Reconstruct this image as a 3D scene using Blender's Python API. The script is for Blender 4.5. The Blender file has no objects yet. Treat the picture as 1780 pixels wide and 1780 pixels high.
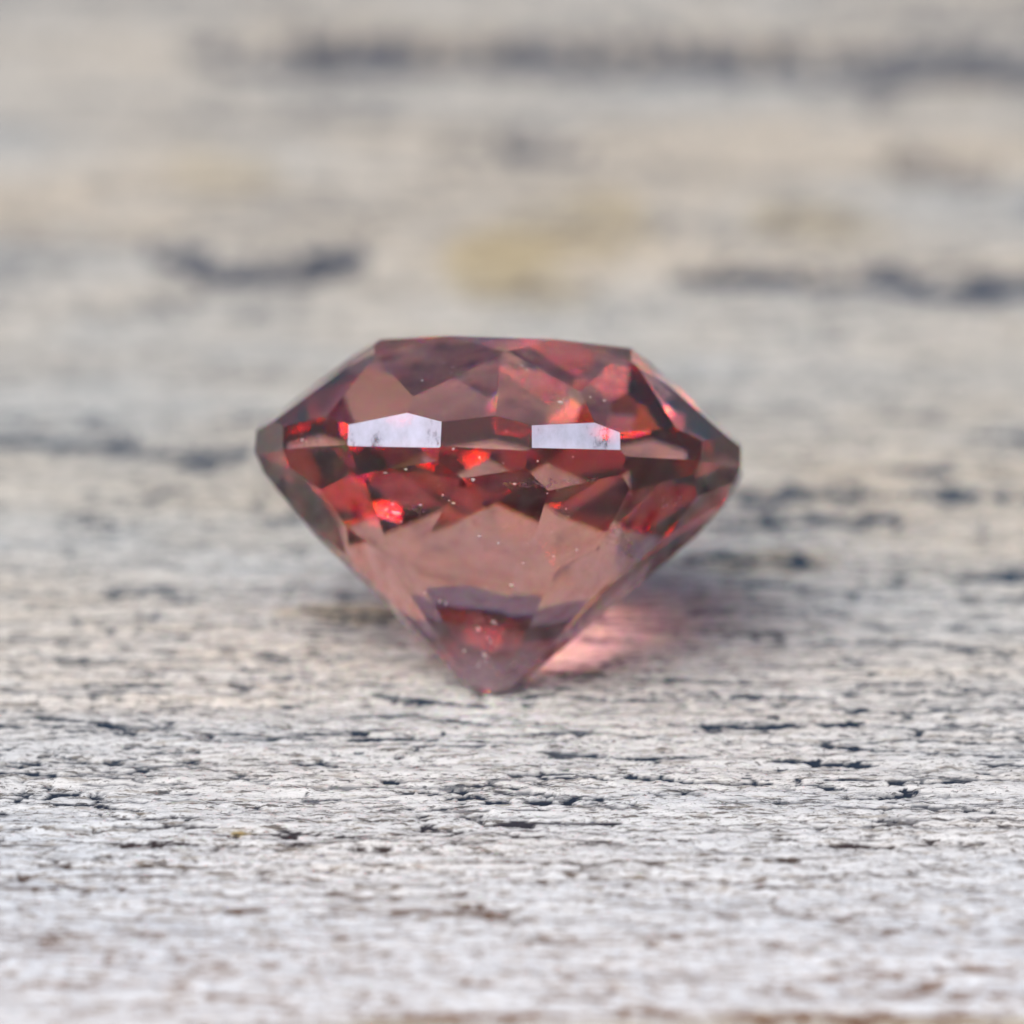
import bpy, math, random
import numpy as np
from mathutils import Vector, Matrix

# 1 Blender unit = 1 cm.  The stone is 7 mm across.
S = bpy.context.scene
R = math.radians

# ------------------------------------------------------------------ camera
ELEV = 20.0
DIST = 16.0
SCALE = 1221.0                                   # photo pixels per cm at the stone
CU = Vector((0, math.sin(R(ELEV)), math.cos(R(ELEV))))
CF = Vector((0, math.cos(R(ELEV)), -math.sin(R(ELEV))))
AIM = Vector((1, 0, 0)) * (37 / SCALE) + CU * (318 / SCALE)
cam = bpy.data.cameras.new('camera')
co = bpy.data.objects.new('camera', cam)
S.collection.objects.link(co)
co.location = AIM - CF * DIST
co.rotation_euler = (R(90 - ELEV), 0, 0)
cam.sensor_width = 24
cam.sensor_fit = 'HORIZONTAL'
cam.lens = 24 * DIST / (1780 / SCALE)
cam.clip_start = 0.5
cam.clip_end = 2000
cam.dof.use_dof = True
cam.dof.focus_distance = DIST - 0.36
APER = 0.41                                      # aperture diameter, cm
cam.dof.aperture_fstop = cam.lens * 0.001 / APER
S.camera = co

# ------------------------------------------------------------------ sky, sun
SUN_EL, SUN_AZ = 50.0, -30.0                     # azimuth seen from the stone, 0 = behind the camera, negative = left
sd = Vector((math.sin(R(SUN_AZ)) * math.cos(R(SUN_EL)), -math.cos(R(SUN_AZ)) * math.cos(R(SUN_EL)), math.sin(R(SUN_EL))))
W = bpy.data.worlds.new("World")
S.world = W
W.use_nodes = True
wn, wl = W.node_tree.nodes, W.node_tree.links
wn.clear()
wo = wn.new('ShaderNodeOutputWorld')
bg = wn.new('ShaderNodeBackground')
sky = wn.new('ShaderNodeTexSky')
sky.sky_type = 'NISHITA'
sky.sun_disc = False
sky.sun_elevation = R(SUN_EL)
sky.sun_rotation = math.atan2(sd.x, sd.y)
sky.altitude = 200
sky.air_density = 1.0
sky.dust_density = 6.0
sky.ozone_density = 1.5
bg.inputs['Strength'].default_value = 0.06
veil = wn.new('ShaderNodeMix')                   # thin high cloud: lifts and whitens the sky
veil.data_type = 'RGBA'
veil.inputs[0].default_value = 0.15
veil.inputs[7].default_value = (6.2, 6.4, 6.8, 1)
wl.new(sky.outputs[0], veil.inputs[6])
wl.new(veil.outputs[2], bg.inputs[0])
wl.new(bg.outputs[0], wo.inputs[0])

sun = bpy.data.lights.new('sun', 'SUN')
sun.energy = 1.5
sun.angle = R(46)
sun.color = (1.0, 0.965, 0.915)
so = bpy.data.objects.new('sun', sun)
S.collection.objects.link(so)
so.location = sd * 60
so.rotation_euler = sd.to_track_quat('Z', 'Y').to_euler()

S.view_settings.view_transform = 'Standard'
S.view_settings.look = 'None'
S.view_settings.gamma = 1
S.view_settings.exposure = 0.86
S.render.engine = 'CYCLES'
cy = S.cycles
cy.max_bounces = 18
cy.transmission_bounces = 18
cy.glossy_bounces = 14
cy.diffuse_bounces = 3
cy.caustics_reflective = True
cy.caustics_refractive = True
cy.blur_glossy = 0.0
cy.sample_clamp_indirect = 12
cy.use_denoising = True
cy.use_adaptive_sampling = False

rng = np.random.default_rng(11)
random.seed(5)


# ------------------------------------------------------------------ helpers
def ground(px, py):
    """where a sight line through photo pixel (px, py) meets the board"""
    d = CF * DIST + Vector((1, 0, 0)) * ((px - 890) / SCALE) - CU * ((py - 890) / SCALE)
    o = co.location
    t = -o.z / d.z
    p = o + d * t
    return p.x, p.y


class Noise:
    def __init__(self, seed):
        self.t = np.random.default_rng(seed).random((256, 256)).astype(np.float32)

    def __call__(self, x, y):
        xi = np.floor(x).astype(np.int64)
        yi = np.floor(y).astype(np.int64)
        fx = (x - xi).astype(np.float32)
        fy = (y - yi).astype(np.float32)
        fx = fx * fx * (3 - 2 * fx)
        fy = fy * fy * (3 - 2 * fy)
        t = self.t
        a = t[xi & 255, yi & 255]
        b = t[(xi + 1) & 255, yi & 255]
        c = t[xi & 255, (yi + 1) & 255]
        d = t[(xi + 1) & 255, (yi + 1) & 255]
        return (a * (1 - fx) + b * fx) * (1 - fy) + (c * (1 - fx) + d * fx) * fy - 0.5


def fbm(seed, x, y, n=4, g=0.5):
    v = 0
    a = 1
    for k in range(n):
        v = v + a * Noise(seed + k)(x * 2 ** k + 17.3 * k, y * 2 ** k + 9.1 * k)
        a *= g
    return v


def smooth(e0, e1, v):
    t = np.clip((v - e0) / (e1 - e0), 0, 1)
    return t * t * (3 - 2 * t)


def node_mat(name):
    m = bpy.data.materials.new(name)
    m.use_nodes = True
    return m, m.node_tree.nodes, m.node_tree.links


# ------------------------------------------------------------------ weathered board
def spaced(lo, hi, core_lo, core_hi, step_fn):
    v = [core_lo]
    while v[-1] < core_hi:
        v.append(v[-1] + step_fn(v[-1]))
    st = v[1] - v[0]
    left = []
    p, s = core_lo, st
    while p > lo:
        s *= 1.25
        p -= s
        left.append(max(p, lo))
    right = []
    p, s = v[-1], v[-1] - v[-2]
    while p < hi:
        s *= 1.25
        p += s
        right.append(min(p, hi))
    return np.array(left[::-1] + v + right)


BX, BY0, BY1 = 45.0, -14.0, 45.0
xs = spaced(-BX, BX, -0.98, 1.0, lambda x: 0.0030)
ys = spaced(BY0, BY1, -1.75, 3.9, lambda y: 0.0046 if y < 0.3 else (0.0046 + (y - 0.3) * 0.006))
NX, NY = len(xs), len(ys)
X, Y = np.meshgrid(xs, ys, indexing='ij')
X = X.astype(np.float64)
Y = Y.astype(np.float64)

# the grain runs along X and wanders slightly
wy = Y + 0.05 * fbm(3, X * 0.5, Y * 0.8, 3) + 0.010 * fbm(7, X * 4, Y * 4, 2)
H = np.zeros_like(X)
H += 0.020 * fbm(20, X * 0.25, wy * 1.6, 3)                       # broad swell
grain = fbm(30, X * 1.3, wy * 16, 4, 0.6)                        # fibre bundles
H += 0.0065 * grain
fib = fbm(40, X * 6, wy * 60, 3, 0.65)
H += 0.0032 * fib
pit = fbm(50, X * 55, wy * 75, 3, 0.7)
H += 0.0030 * pit
pit2 = fbm(60, X * 22, wy * 48, 2, 0.6)
H += 0.0030 * pit2
dirt = np.zeros_like(X)
clus = fbm(70, X * 2.2, wy * 5, 3)
dirt += 0.95 * smooth(0.24, 0.50, -(pit * 0.55 + fib * 0.42 + pit2 * 0.40) + 0.22 * clus)
dirt *= 1 - 0.65 * smooth(0.5, 2.0, Y)                            # cleaner wood further back
H -= 0.0020 * dirt


def crack(pts, width, depth, dark, wob=1.0, seed=0):
    """a groove along a ground polyline: width and depth in cm"""
    global H, dirt
    pts = np.array(pts)
    r = np.random.default_rng(seed + 1000)
    x0, x1 = pts[0, 0], pts[-1, 0]
    i0, i1 = np.searchsorted(xs, [x0, x1])
    if i1 - i0 < 3:
        return
    xx = xs[i0:i1]
    yc = np.interp(xx, pts[:, 0], pts[:, 1])
    yc = yc + wob * (0.020 * (1 + max(0, pts[0, 1])) * fbm(200 + seed % 40, xx * 7 + seed, xx * 0 + seed * .37, 3, .6))
    t = (xx - x0) / (x1 - x0)
    env = np.clip(np.minimum(t, 1 - t) * 9, 0, 1) ** 0.45
    wv = 0.62 * width * env * (0.45 + 1.5 * np.abs(fbm(250 + seed % 30, xx * 7 + seed * 1.3, xx * 0 + 3.3, 4, .65))) + 1e-5
    if pts[0, 1] > 1.0:
        wv = wv * .45 + .42 * width * env
    ya, yb = yc.min() - width * 4, yc.max() + width * 4
    j0, j1 = np.searchsorted(ys, [ya, yb])
    if j1 - j0 < 2:
        return
    yy = ys[j0:j1][None, :]
    d = (yy - yc[:, None]) / wv[:, None]
    prof = np.exp(-np.abs(d) ** 2.5)
    dd = (d - .15) / 1.35
    rag = 1 + 1.1 * np.clip(pit[i0:i1, j0:j1] + pit2[i0:i1, j0:j1], -1, 1)
    dprof = np.exp(-np.abs(dd * rag) ** 5)
    far = pts[0, 1] > 1.0
    brk = (0.92 if far else 0.62) + (0.08 if far else 0.38) * smooth(-0.25, 0.1, fbm(280 + seed % 20, xx * 10 + seed, xx * 0 + 1.7, 2))[:, None]
    H[i0:i1, j0:j1] -= min(depth, width * .7) * prof * env[:, None] * brk
    dirt[i0:i1, j0:j1] = np.maximum(dirt[i0:i1, j0:j1], dark * dprof * np.minimum(env * 1.5, 1)[:, None] * np.minimum(brk * 1.3, 1))


def pcrack(pp, width, depth, dark, wob=1.0, seed=0):
    crack([ground(*p) for p in pp], width, depth, dark, wob, seed)


PC = [
    ([(300, 88), (560, 100), (740, 102), (900, 92), (1000, 98), (1200, 108), (1400, 106), (1600, 115), (2000, 120)], .060, .09, 1.0),
    ([(1000, 92), (1250, 100), (1500, 108), (2000, 122)], .060, .09, 1.0),
    ([(550, 88), (640, 84), (770, 92)], .05, .06, .9),
    ([(240, 435), (300, 462), (400, 482), (520, 476), (650, 452)], .050, .07, 1.0),
    ([(330, 490), (430, 492), (560, 482)], .040, .06, .9),
    ([(1160, 492), (1300, 490), (1500, 496), (1650, 508), (2000, 515)], .040, .07, 1.0),
    ([(860, 258), (940, 268), (1030, 262)], .05, .05, .6),
    ([(1540, 288), (1640, 292), (1740, 306)], .06, .04, .45),
    ([(-60, 425), (120, 430), (260, 436)], .04, .03, .35),
    ([(-80, 770), (60, 772), (200, 780), (330, 800), (460, 800)], .028, .04, .75),
    ([(1270, 872), (1400, 864), (1560, 872), (1700, 866), (1900, 872)], .022, .04, 1.0),
    ([(1190, 915), (1300, 922), (1420, 914), (1580, 908)], .024, .04, 1.0),
    ([(1170, 985), (1270, 972), (1350, 978), (1450, 982)], .024, .035, 1.0),
    ([(1230, 1018), (1380, 1026), (1500, 1034)], .014, .03, .85),
    ([(1660, 1010), (1760, 1010), (1900, 1016)], .016, .04, 1.0),
    ([(520, 1072), (600, 1076), (720, 1078)], .022, .02, .7),
    ([(1040, 1092), (1150, 1098), (1290, 1106), (1420, 1104)], .014, .03, .9),
    ([(1640, 1128), (1760, 1131), (1900, 1130)], .012, .03, .9),
    ([(640, 1205), (700, 1213), (780, 1222), (860, 1225)], .010, .02, .95),
    ([(930, 1168), (1050, 1172), (1120, 1176)], .009, .02, .8),
    ([(870, 1212), (960, 1208), (1060, 1211)], .008, .02, .8),
    ([(600, 1242), (700, 1240), (740, 1250), (860, 1256)], .009, .02, .95),
    ([(600, 1285), (720, 1284), (860, 1290)], .008, .018, .9),
    ([(1150, 1180), (1260, 1186), (1380, 1190)], .008, .02, .8),
    ([(1380, 1160), (1500, 1164)], .008, .02, .8),
    ([(1440, 1186), (1560, 1190), (1740, 1206)], .009, .025, .95),
    ([(1240, 1208), (1340, 1210), (1420, 1212)], .007, .02, .8),
    ([(1370, 1226), (1440, 1232), (1560, 1240), (1680, 1240)], .013, .035, 1.0),
    ([(1210, 1262), (1310, 1264), (1400, 1262), (1500, 1263)], .012, .035, 1.0),
    ([(1390, 1292), (1480, 1297), (1560, 1302), (1680, 1310)], .010, .03, 1.0),
    ([(930, 1300), (1010, 1308), (1110, 1314), (1250, 1310)], .008, .025, .95),
    ([(1340, 1318), (1440, 1322), (1530, 1326)], .009, .02, .9),
    ([(1060, 1346), (1150, 1352), (1230, 1358), (1350, 1356)], .011, .035, 1.0),
    ([(930, 1348), (1010, 1344), (1060, 1350)], .007, .02, .9),
    ([(1380, 1360), (1420, 1362), (1475, 1368)], .008, .025, .95),
    ([(1540, 1356), (1600, 1358), (1690, 1356)], .008, .025, .95),
    ([(-40, 1336), (60, 1338), (140, 1342)], .009, .02, .9),
    ([(90, 1306), (150, 1318), (240, 1320), (330, 1322)], .008, .02, .95),
    ([(30, 1252), (140, 1258), (230, 1272)], .009, .02, .85),
    ([(500, 1318), (560, 1322), (620, 1326)], .008, .02, .95),
    ([(150, 1252), (230, 1248), (310, 1278)], .006, .01, .6),
    ([(70, 1388), (160, 1390), (250, 1404)], .006, .015, .8),
    ([(280, 1428), (340, 1430), (380, 1430)], .007, .02, 1.0),
    ([(480, 1436), (530, 1442), (620, 1452)], .007, .02, .95),
    ([(110, 1540), (180, 1545), (250, 1548), (290, 1546)], .007, .025, 1.0),
    ([(340, 1580), (400, 1584), (470, 1582)], .006, .015, .8),
    ([(1430, 1464), (1490, 1466), (1560, 1466)], .006, .018, .9),
    ([(1350, 1582), (1440, 1592), (1560, 1608)], .009, .02, .8),
    ([(860, 1420), (1000, 1426), (1090, 1424)], .006, .015, .8),
    ([(350, 1733), (430, 1738), (500, 1742)], .010, .02, .8),
    ([(680, 1766), (800, 1762), (960, 1762), (1090, 1766)], .012, .04, 1.0),
    ([(1090, 1756), (1300, 1762), (1500, 1766), (1900, 1770)], .012, .04, .9),
    ([(1090, 1650), (1300, 1640), (1420, 1652)], .007, .012, .5),
    ([(0, 1632), (90, 1640), (170, 1640)], .006, .012, .6),
]
for k, (pp, w_, d_, c_) in enumerate(PC):
    pcrack(pp, w_ * (1.4 if pp[0][1] < 900 else 0.95), d_, min(1, c_ * 1.2), 0.5, k * 7 + 1)

# many small checks along the grain
n_small = 1200
for k in range(n_small):
    y0 = rng.uniform(-1.7, 1.3) if k % 3 else rng.uniform(1.0, 3.9)
    x0 = rng.uniform(-1.05, 1.0)
    if y0 > .9 and k % 5:
        continue
    L = rng.uniform(0.02, 0.16) * (1 + 1.2 * (rng.random() < .12))
    if y0 > 1:
        L *= 2.2
    sl = rng.normal(0, .03)
    w_ = rng.uniform(.0022, .0055) * (1.8 if y0 > 1 else 1)
    crack([(x0, y0), (x0 + L, y0 + sl * L)], w_, w_ * 2.2, rng.uniform(.35, .95), 0.7, int(k * 3 + 5))

for k in range(420):
    y0 = rng.uniform(-1.7, 3.8)
    x0 = rng.uniform(-1.2, .8)
    L = rng.uniform(.15, .7)
    if y0 > .9 and k % 4:
        continue
    crack([(x0, y0), (x0 + L * .5, y0 + rng.normal(0, .012)), (x0 + L, y0 + rng.normal(0, .018))], rng.uniform(.002, .0042) * (1 + max(0, y0 - .5) * 1.6), .006, rng.uniform(.4, .9), 0.9, int(k * 5 + 2))

# stains: ochre lichen patch, small resin speck, warm and grey areas
ochre = np.zeros_like(X)


def stain(px, py, rx, ry, amp, seed):
    global ochre
    cx, cy_ = ground(px, py)
    d = ((X - cx) / rx) ** 2 + ((Y - cy_) / ry) ** 2
    d = d + 1.3 * fbm(seed, X * 1.2 / rx, Y * 1.2 / ry, 3)
    ochre = np.maximum(ochre, amp * smooth(1.25, 0.2, d))


stain(935, 462, .17, .22, .6, 300)
stain(1000, 410, .11, .20, .45, 306)
stain(1440, 395, .12, .14, .4, 303)
stain(380, 320, .10, .16, .25, 309)
stain(420, 1441, .020, .012, 1.0, 312)
stain(620, 1078, .10, .05, .5, 315)
stain(1360, 985, .12, .06, .3, 318)
stain(1400, 1790, .5, .05, .55, 321)
stain(700, 1790, .12, .04, .5, 323)
warm = np.clip(0.60 + 1.15 * fbm(80, X * 1.1, wy * 3.2, 4, .6), 0, 1)

verts = np.empty((NX * NY, 3), np.float32)
verts[:, 0] = X.ravel()
verts[:, 1] = Y.ravel()
h0 = H[np.searchsorted(xs, 0.0), np.searchsorted(ys, 0.0)]
# level of the board right where the culet stands
m0 = (np.abs(X) < .04) & (np.abs(Y) < .03)
h0 = float(np.percentile(H[m0], 80))
H -= h0
# flatten the skin towards the far ends, so the edge stays straight
verts[:, 2] = H.ravel()
idx = np.arange(NX * NY).reshape(NX, NY)
f = np.stack([idx[:-1, :-1], idx[1:, :-1], idx[1:, 1:], idx[:-1, 1:]], -1).reshape(-1, 4)
# sides and underside: a board 2.2 cm thick
TH = -2.2
ring = np.concatenate([idx[:, 0], idx[-1, 1:], idx[-2::-1, -1], idx[0, -2:0:-1]])
nr = len(ring)
low = verts[ring].copy()
low[:, 2] = TH
base = NX * NY
allv = np.concatenate([verts, low])
nx_ = np.roll(np.arange(nr), -1)
side = np.stack([ring, base + np.arange(nr), base + nx_, ring[nx_]], -1)
faces = np.concatenate([f, side])
me = bpy.data.meshes.new('wooden_board')
me.vertices.add(len(allv))
me.vertices.foreach_set('co', allv.ravel())
nf = len(faces)
me.loops.add(nf * 4 + nr)
me.loops.foreach_set('vertex_index', np.concatenate([faces.ravel(), (base + np.arange(nr))[::-1]]).astype(np.int32))
me.polygons.add(nf + 1)
me.polygons.foreach_set('loop_start', np.concatenate([np.arange(nf) * 4, [nf * 4]]).astype(np.int32))
sm = np.zeros(nf + 1, bool)
sm[:len(f)] = True
me.polygons.foreach_set('use_smooth', sm)
me.update()
me.validate()
pad = np.zeros(nr, np.float32)
for nm, arr in (('dirt', dirt), ('ochre', ochre), ('warm', warm)):
    a = me.attributes.new(nm, 'FLOAT', 'POINT')
    a.data.foreach_set('value', np.concatenate([arr.ravel().astype(np.float32), pad]))
board = bpy.data.objects.new('wooden_board', me)
S.collection.objects.link(board)
board['kind'] = 'structure'
board['label'] = 'weathered pale grey wooden board with fine dark cracks along the grain'

m, n, l = node_mat('weathered wood')
bs = n['Principled BSDF']
bs.inputs['Roughness'].default_value = 0.78
bs.inputs['Specular IOR Level'].default_value = 0.3


def N(t, **kw):
    q = n.new(t)
    for k, v in kw.items():
        setattr(q, k, v)
    return q


def mixc(fac, a, b, mode='MIX'):
    q = N('ShaderNodeMix', data_type='RGBA', blend_type=mode)
    for s, v in ((0, fac), (6, a), (7, b)):
        if hasattr(v, 'links'):
            l.new(v, q.inputs[s])
        else:
            q.inputs[s].default_value = v if s == 0 else (*v, 1)
    return q.outputs[2]


def math_(op, a, b=None, c=None):
    q = N('ShaderNodeMath', operation=op)
    for s, v in enumerate((a, b, c)):
        if v is None:
            continue
        if hasattr(v, 'links'):
            l.new(v, q.inputs[s])
        else:
            q.inputs[s].default_value = v
    return q.outputs[0]


def ramp(fac, stops):
    q = N('ShaderNodeValToRGB')
    e = q.color_ramp.elements
    e.remove(e[1])
    e[0].position = stops[0][0]
    e[0].color = (*stops[0][1], 1)
    for p, c in stops[1:]:
        q2 = e.new(p)
        q2.color = (*c, 1)
    l.new(fac, q.inputs[0])
    return q.outputs[0]


def attr(nm):
    q = N('ShaderNodeAttribute', attribute_name=nm)
    return q.outputs['Fac']


def noise(scale_vec, scale, detail=3, rough=.6, dist=0.0):
    mp = N('ShaderNodeMapping')
    mp.inputs['Scale'].default_value = scale_vec
    l.new(tc.outputs['Object'], mp.inputs[0])
    q = N('ShaderNodeTexNoise')
    q.inputs['Scale'].default_value = scale
    q.inputs['Detail'].default_value = detail
    q.inputs['Roughness'].default_value = rough
    q.inputs['Distortion'].default_value = dist
    l.new(mp.outputs[0], q.inputs['Vector'])
    return q.outputs['Fac']


tc = N('ShaderNodeTexCoord')
GREY, TAN, PALE = (.42, .445, .45), (.585, .50, .385), (.63, .61, .565)
n_fine = noise((1, 1.6, 1), 95, 4, .7)
n_streak = noise((.25, 3.2, 1), 14, 5, .65, .3)
n_patch = noise((.5, 1.3, 1), 2.2, 4, .6)
c0 = mixc(attr('warm'), GREY, TAN)
c0 = mixc(ramp(n_streak, [(.42, (0, 0, 0)), (.70, (1, 1, 1))]), c0, PALE)
c0 = mixc(math_('MULTIPLY', ramp(n_patch, [(.42, (0, 0, 0)), (.66, (1, 1, 1))]), .2), c0, (.41, .43, .435))
# the board turns paler and cooler towards its near end
sep0 = N('ShaderNodeSeparateXYZ')
l.new(tc.outputs['Object'], sep0.inputs[0])
near_tone = ramp(math_('MULTIPLY_ADD', sep0.outputs['Y'], -.25, .5), [(.30, (0, 0, 0)), (.75, (1, 1, 1))])
c0 = mixc(math_('MULTIPLY', near_tone, .72), c0, (.74, .78, .86))
# specks of dirt in the pores
sp = ramp(n_fine, [(.35, (1, 1, 1)), (.425, (0, 0, 0))])
# lens colour fringing painted into the grime: slate-blue further back, brown near
sep = N('ShaderNodeSeparateXYZ')
l.new(tc.outputs['Object'], sep.inputs[0])
pos = ramp(math_('MULTIPLY_ADD', sep.outputs['Y'], .25, .5), [(.24, (.14, .062, .024)), (.345, (.045, .028, .024)), (.40, (.010, .018, .036)), (.60, (.014, .036, .066)), (1, (.065, .075, .10))])
spf = math_('MULTIPLY', sp, .85)
c1 = mixc(spf, c0, mixc(.12, pos, TAN))
n_dash = noise((.30, 1.5, 1), 85, 4, .7)
gz = math_('MULTIPLY', ramp(n_dash, [(.39, (1, 1, 1)), (.455, (0, 0, 0))]), .92)
c1 = mixc(gz, c1, mixc(.15, pos, TAN))
n_blot = noise((.6, 2.0, 1), 30, 4, .7)
c1 = mixc(math_('MULTIPLY', ramp(n_blot, [(.36, (1, 1, 1)), (.45, (0, 0, 0))]), .62), c1, mixc(.4, pos, TAN))
c1 = mixc(attr('ochre'), c1, (.36, .275, .12))
dk = math_('MINIMUM', math_('MULTIPLY', attr('dirt'), 1.15), 1.0)
c2 = mixc(dk, c1, pos)
l.new(c2, bs.inputs['Base Color'])
bp = N('ShaderNodeBump')
bp.inputs['Strength'].default_value = 0.55
bp.inputs['Distance'].default_value = 0.004
l.new(math_('ADD', n_fine, n_dash), bp.inputs['Height'])
l.new(bp.outputs[0], bs.inputs['Normal'])
me.materials.append(m)

# ------------------------------------------------------------------ the stone
RG = 0.350
HG = 0.352                      # depth of the pavilion
TG = 0.031                      # girdle thickness
HC = 0.133                      # crown height
jr = random.Random(13)


def j(a):
    return jr.uniform(-a, a)


jq = random.Random(3)


def jc(a):
    return jq.uniform(-a, a)


planes = []                     # (normal, distance, kind)


def addp(az, slope, r, h, kind):
    """plane whose outward normal has azimuth az (0 = front) and passes through radius r, height h; slope = angle from horizontal"""
    a, s = R(az), R(slope)
    up = 1 if kind in ('star', 'kite', 'upper') else -1
    if kind == 'girdle':
        nv = Vector((math.sin(a), -math.cos(a), math.sin(s)))
    else:
        nv = Vector((math.sin(a) * math.sin(s), -math.cos(a) * math.sin(s), up * math.cos(s)))
    nv.normalize()
    p = Vector((math.sin(a) * r, -math.cos(a) * r, h))
    planes.append((nv, nv.dot(p), kind))


zt = HG + TG
planes.append((Vector((0, 0, 1)), zt + HC, 'table'))
for k in range(8):
    flat = k in (2, 6)                               # the crown falls away lower on both flanks
    addp(45 * k + j(1.0), (29 if flat else 21.7) + jc(1.0), .1835, zt + HC, 'star')
    addp(45 * k + 22.5 + j(1.2), 37.6 + jc(.8), .1985, zt + HC, 'kite')
    for s in (-1, 1):
        addp(45 * k + s * 11.25 + j(1.0), jc(.8) + (39.5 if flat else 46.3), .3485, zt + j(.002), 'upper')
for k in range(16):
    addp(22.5 * k + 1.5 + j(2.0), 49.0 + j(2.2), .3310, HG - .036 + j(.004), 'lower')
    addp(22.5 * k + 11.25 + j(2.5), 43.4 + j(2.4), 0.0, j(.002) - .001, 'main')
for az in (-24, -3, 16, 42, 65, 88, 111, 134, 157, 180, -157, -135, -113, -91, -71, -50):
    addp(az + j(.5), j(2), .3455 + j(.0012), HG + TG / 2, 'girdle')
    addp(az + j(.8), 64 + j(1.5), .3470, HG + j(.002), 'belt')
for k in range(7):
    addp(51.4 * k + 10 + j(6), 22 + j(5), .030 + j(.004), .028 + j(.003), 'culet')
planes.append((Vector((.04, .02, -1)).normalized(), -.0145, 'culet'))

# clip a cube by every plane
B = 1.0
polys = []
cube = [((1, 0, 0), 1), ((-1, 0, 0), 1), ((0, 1, 0), 1), ((0, -1, 0), 1), ((0, 0, 1), 1), ((0, 0, -1), 1)]
for ax in range(3):
    for sg in (-1, 1):
        o1, o2 = (ax + 1) % 3, (ax + 2) % 3
        q = []
        for a_, b_ in ((-1, -1), (1, -1), (1, 1), (-1, 1)):
            v = [0, 0, 0]
            v[ax], v[o1], v[o2] = sg * B, a_ * B, b_ * B
            q.append(Vector(v))
        if sg < 0:
            q.reverse()
        polys.append((q, 'none'))


def clip(polys, nv, d, kind):
    out, cut = [], []
    for q, kd in polys:
        r_ = []
        for a, b in zip(q, q[1:] + q[:1]):
            da, db = nv.dot(a) - d, nv.dot(b) - d
            if da <= 0:
                r_.append(a)
            if (da < 0 < db) or (db < 0 < da):
                x = a + (b - a) * (da / (da - db))
                r_.append(x)
                cut.append(x)
        if len(r_) >= 3:
            out.append((r_, kd))
    u = []
    for c in cut:
        if all((c - w).length > 1e-7 for w in u):
            u.append(c)
    if len(u) >= 3:
        cen = sum(u, Vector()) / len(u)
        t = (u[0] - cen).normalized()
        b = nv.cross(t)
        u.sort(key=lambda p: math.atan2((p - cen).dot(b), (p - cen).dot(t)))
        out.append((u, kind))
    return out


for nv, d, kd in planes:
    polys = clip(polys, nv, d, kd)


def shell(name, kinds, mat, parent):
    vs, fs, key = [], [], {}
    for q, kd in polys:
        if kd not in kinds:
            continue
        ids = []
        for p in q:
            kk = (round(p.x, 5), round(p.y, 5), round(p.z, 5))
            if kk not in key:
                key[kk] = len(vs)
                vs.append(p)
            if not ids or ids[-1] != key[kk]:
                ids.append(key[kk])
        if ids[0] == ids[-1]:
            ids.pop()
        if len(ids) >= 3:
            fs.append(ids)
    mm = bpy.data.meshes.new(name)
    mm.from_pydata(vs, [], fs)
    mm.materials.append(mat)
    o = bpy.data.objects.new(name, mm)
    S.collection.objects.link(o)
    o.parent = parent
    return o


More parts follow.
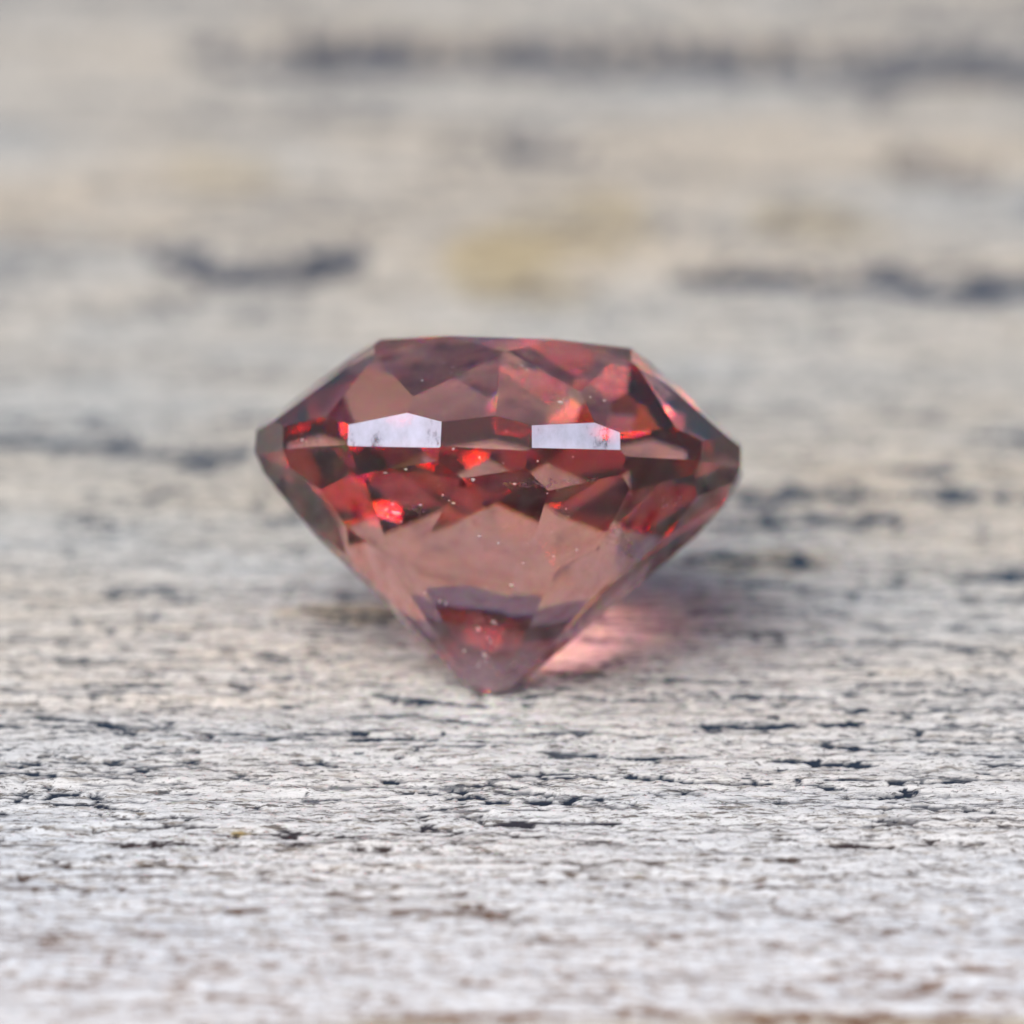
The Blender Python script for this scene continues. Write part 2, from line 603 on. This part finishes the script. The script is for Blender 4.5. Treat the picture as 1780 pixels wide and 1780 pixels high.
def gem_mat(name, wear_glint=0.0, tint=(.82, .42, .405), deep=(.68, .25, .25)):
    """clear stone: light is tinted each time it meets a facet from inside, more so when it is thrown back for another pass; a slightly different index per colour gives the fire"""
    global n, l, tc
    m, n, l = node_mat(name)
    n.clear()
    out = N('ShaderNodeOutputMaterial')
    geo = N('ShaderNodeNewGeometry')
    tc = N('ShaderNodeTexCoord')
    prev = None
    bump = N('ShaderNodeBump')
    bump.inputs['Strength'].default_value = .012
    bump.inputs['Distance'].default_value = .004
    l.new(noise((1, 1, 1), 38, 3, .5), bump.inputs['Height'])
    for ch, ior in ((0, 1.730), (1, 1.74), (2, 1.753)):
        mask = [0, 0, 0]
        mask[ch] = 1
        pair = []
        for kind, tt in (('ShaderNodeBsdfRefraction', tint), ('ShaderNodeBsdfGlossy', deep)):
            g = N(kind)
            l.new(mixc(geo.outputs['Backfacing'], tuple(mask), tuple(tt[c] * mask[c] for c in range(3))), g.inputs['Color'])
            g.inputs['Roughness'].default_value = 0.0
            if 'IOR' in g.inputs:
                g.inputs['IOR'].default_value = ior
            l.new(bump.outputs[0], g.inputs['Normal'])
            pair.append(g.outputs[0])
        fz = N('ShaderNodeFresnel')
        fi = N('ShaderNodeMix', data_type='FLOAT')       # the polish of the outer skin reflects a little less
        fi.inputs[2].default_value = 1.42
        fi.inputs[3].default_value = ior
        l.new(geo.outputs['Backfacing'], fi.inputs[0])
        l.new(fi.outputs[0], fz.inputs['IOR'])
        l.new(bump.outputs[0], fz.inputs['Normal'])
        mz = N('ShaderNodeMixShader')
        l.new(fz.outputs[0], mz.inputs[0])
        l.new(pair[0], mz.inputs[1])
        l.new(pair[1], mz.inputs[2])
        if prev is None:
            prev = mz.outputs[0]
        else:
            ad = N('ShaderNodeAddShader')
            l.new(prev, ad.inputs[0])
            l.new(mz.outputs[0], ad.inputs[1])
            prev = ad.outputs[0]
    # matt skin: slight abrasion, and the sky reflection painted on two girdle facets
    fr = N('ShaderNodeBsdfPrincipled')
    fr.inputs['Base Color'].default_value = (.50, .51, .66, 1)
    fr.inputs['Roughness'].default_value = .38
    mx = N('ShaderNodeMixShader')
    if wear_glint > .5:  # sky reflection painted as a mottled white skin
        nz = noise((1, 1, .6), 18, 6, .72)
        w = ramp(nz, [(.31, (.10, .10, .10)), (.41, (.72, .72, .72)), (.60, (wear_glint, wear_glint, wear_glint))])
    else:
        nz = noise((1, 1, 1), 60, 5, .75)
        w = ramp(nz, [(.60, (wear_glint, wear_glint, wear_glint)), (.74, (wear_glint * 3 + .06,) * 3)])
        if wear_glint > .025:                              # more of the pale matt skin towards the point
            sz = N('ShaderNodeSeparateXYZ')
            l.new(tc.outputs['Object'], sz.inputs[0])
            zz = math_('ADD', sz.outputs['Z'], math_('MULTIPLY_ADD', noise((1, 1, 1), 22, 4, .7), .10, -.05))
            tip_mix = ramp(math_('MULTIPLY', zz, 4), [(.12, (.58, .58, .58)), (.50, (0, 0, 0))])
            w = mixc(1.0, w, tip_mix, 'ADD')
            fr.inputs['Base Color'].default_value = (.40, .31, .36, 1)
    l.new(w, mx.inputs[0])
    l.new(prev, mx.inputs[1])
    l.new(fr.outputs[0], mx.inputs[2])
    l.new(mx.outputs[0], out.inputs['Surface'])
    return m


mat_crown = gem_mat('stone crown', .015)
mat_girdle = gem_mat('stone girdle', .05)
mat_pav = gem_mat('stone pavilion', .03)
mat_glint = gem_mat('stone painted glint', .92)  # white sky reflection put into the surface colour

gem = bpy.data.objects.new('gemstone', None)
S.collection.objects.link(gem)
gem['label'] = 'faceted brownish red round gemstone standing on its point on pale weathered wood'
gem['category'] = 'gemstone'
TILT = ELEV + 4.0
roll = Matrix.Rotation(R(2.0), 4, CF)
gem.matrix_world = Matrix.Translation((0, 0, -.022)) @ roll @ Matrix.Rotation(R(-TILT), 4, 'X') @ Matrix.Rotation(R(0), 4, 'Z')

crown = shell('crown', ('star', 'kite', 'upper'), mat_crown, gem)
table = shell('table_facet', ('table',), mat_crown, crown)
pav = shell('pavilion', ('belt', 'lower', 'main'), mat_pav, gem)
cul = shell('culet', ('culet',), mat_pav, pav)
# the girdle: each small side facet of it; two in front have a white sky reflection painted on
gird_all = [(q, kd) for q, kd in polys if kd == 'girdle']
keep = polys


def az_of(q):
    c = sum(q, Vector()) / len(q)
    return math.degrees(math.atan2(c.x, -c.y))


glints = [(q, kd) for q, kd in gird_all if -32 < az_of(q) < -15 or 12 < az_of(q) < 30]
rest = [(q, kd) for q, kd in gird_all if not (-32 < az_of(q) < -15 or 12 < az_of(q) < 30)]
polys = rest
girdle = shell('girdle', ('girdle',), mat_girdle, gem)
for one in glints:
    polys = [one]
    o = shell('painted_glint_facet', ('girdle',), mat_glint, girdle)
    o['label'] = 'girdle facet with painted whitish sky reflection'
polys = keep


# ------------------------------------------------------------------ specks and feathers on and in the stone
MW = gem.matrix_world.copy()
MI = MW.inverted()


def hit(px, py):
    """where the sight line through a photo pixel enters the stone (local space): point, outward normal"""
    d = (CF * DIST + Vector((1, 0, 0)) * ((px - 890) / SCALE) - CU * ((py - 890) / SCALE)).normalized()
    o, dl = MI @ co.location, MI.to_3x3() @ d
    t0_, n0 = 0, None
    t1_ = 1e9
    for nv, dd, kd in planes:
        a, b = nv.dot(dl), dd - nv.dot(o)
        if a < 0:
            if b / a > t0_:
                t0_, n0 = b / a, nv
        elif a > 0:
            t1_ = min(t1_, b / a)
    return (o + dl * t0_, n0) if n0 is not None and t0_ < t1_ else (None, None)


m, n, l = node_mat('pale dust')
b_ = n['Principled BSDF']
b_.inputs['Base Color'].default_value = (.46, .40, .40, 1)
b_.inputs['Roughness'].default_value = .6
dust_m = m
m, n, l = node_mat('healed crack')
tc = N('ShaderNodeTexCoord')
b_ = n['Principled BSDF']
b_.inputs['Base Color'].default_value = (.62, .50, .48, 1)
b_.inputs['Roughness'].default_value = .4
l.new(ramp(noise((1, 1, 1), 90, 4, .7), [(.42, (.0, .0, .0)), (.70, (.6, .6, .6))]), b_.inputs['Alpha'])
fea_m = m

vs, fs = [], []
dr = random.Random(21)


def speck(px, py, r):
    p, nv = hit(px, py)
    if p is None:
        return
    b0 = len(vs)
    sx, sy, sz = (r * dr.uniform(.4, 1.2) for _ in range(3))
    sx *= 1 + 2.5 * dr.random() ** 3
    for v in ((sx, 0, 0), (-sx, 0, 0), (0, sy, 0), (0, -sy, 0), (0, 0, sz), (0, 0, -sz)):
        q = Vector(v) + Vector((dr.uniform(-1, 1), dr.uniform(-1, 1), dr.uniform(-1, 1))) * r * .25
        vs.append(p + nv * r * .3 + q)
    for t in ((0, 2, 4), (2, 1, 4), (1, 3, 4), (3, 0, 4), (2, 0, 5), (1, 2, 5), (3, 1, 5), (0, 3, 5)):
        fs.append([b0 + i for i in t])


for cx, cy_, sx, sy, cnt in ((850, 880, 240, 110, 48), (850, 1090, 40, 35, 26), (700, 885, 35, 18, 14), (1060, 940, 35, 30, 14), (860, 650, 160, 30, 14), (520, 760, 30, 25, 12), (830, 1150, 25, 40, 10), (1000, 690, 60, 14, 12)):
    for _ in range(cnt):
        speck(dr.gauss(cx, sx * .6), dr.gauss(cy_, sy * .6), .0005 + .0022 * dr.random() ** 4)
for px, py, r in ((764, 1043, .0055), (775, 1048, .004), (889, 1016, .0045), (832, 1093, .0035), (822, 833, .003)):
    speck(px, py, r)
dm = bpy.data.meshes.new('dust')
dm.from_pydata(vs, [], fs)
dm.materials.append(dust_m)
o = bpy.data.objects.new('dust', dm)
S.collection.objects.link(o)
o.parent = gem
o['kind'] = 'stuff'

for pts, w_, dep in (
        ([(845, 846), (880, 850), (915, 842), (950, 848), (985, 836)], .012, .006),
        ([(930, 832), (960, 836), (1000, 840), (1050, 832)], .0035, .004),
        ([(672, 874), (700, 882), (730, 890)], .008, .005),
        ([(1040, 918), (1062, 924), (1085, 932)], .008, .005),
        ([(1074, 935), (1090, 955), (1110, 980)], .016, .008),
        ([(1145, 870), (1180, 885), (1210, 880)], .018, .010)):
    va, fa = [], []
    K = 14
    for i in range(K + 1):
        u = i / K * (len(pts) - 1)
        a = min(int(u), len(pts) - 2)
        px = pts[a][0] + (pts[a + 1][0] - pts[a][0]) * (u - a)
        py = pts[a][1] + (pts[a + 1][1] - pts[a][1]) * (u - a)
        p, nv = hit(px, py + dr.uniform(-3, 3))
        p = p - nv * dep
        e = math.sin(math.pi * (i + .4) / (K + .8)) ** .5
        up = (Vector((0, 0, 1)) - nv * nv.z).normalized()
        for s_ in (-1, 0, 1):
            va.append(p + up * s_ * w_ * e * dr.uniform(.3, 1) - nv * dr.uniform(0, .004))
    for i in range(K):
        for s_ in range(2):
            a = i * 3 + s_
            fa.append([a, a + 1, a + 4, a + 3])
    fm = bpy.data.meshes.new('feather_inclusion')
    fm.from_pydata(va, [], fa)
    fm.materials.append(fea_m)
    o = bpy.data.objects.new('feather_inclusion', fm)
    S.collection.objects.link(o)
    o.parent = gem
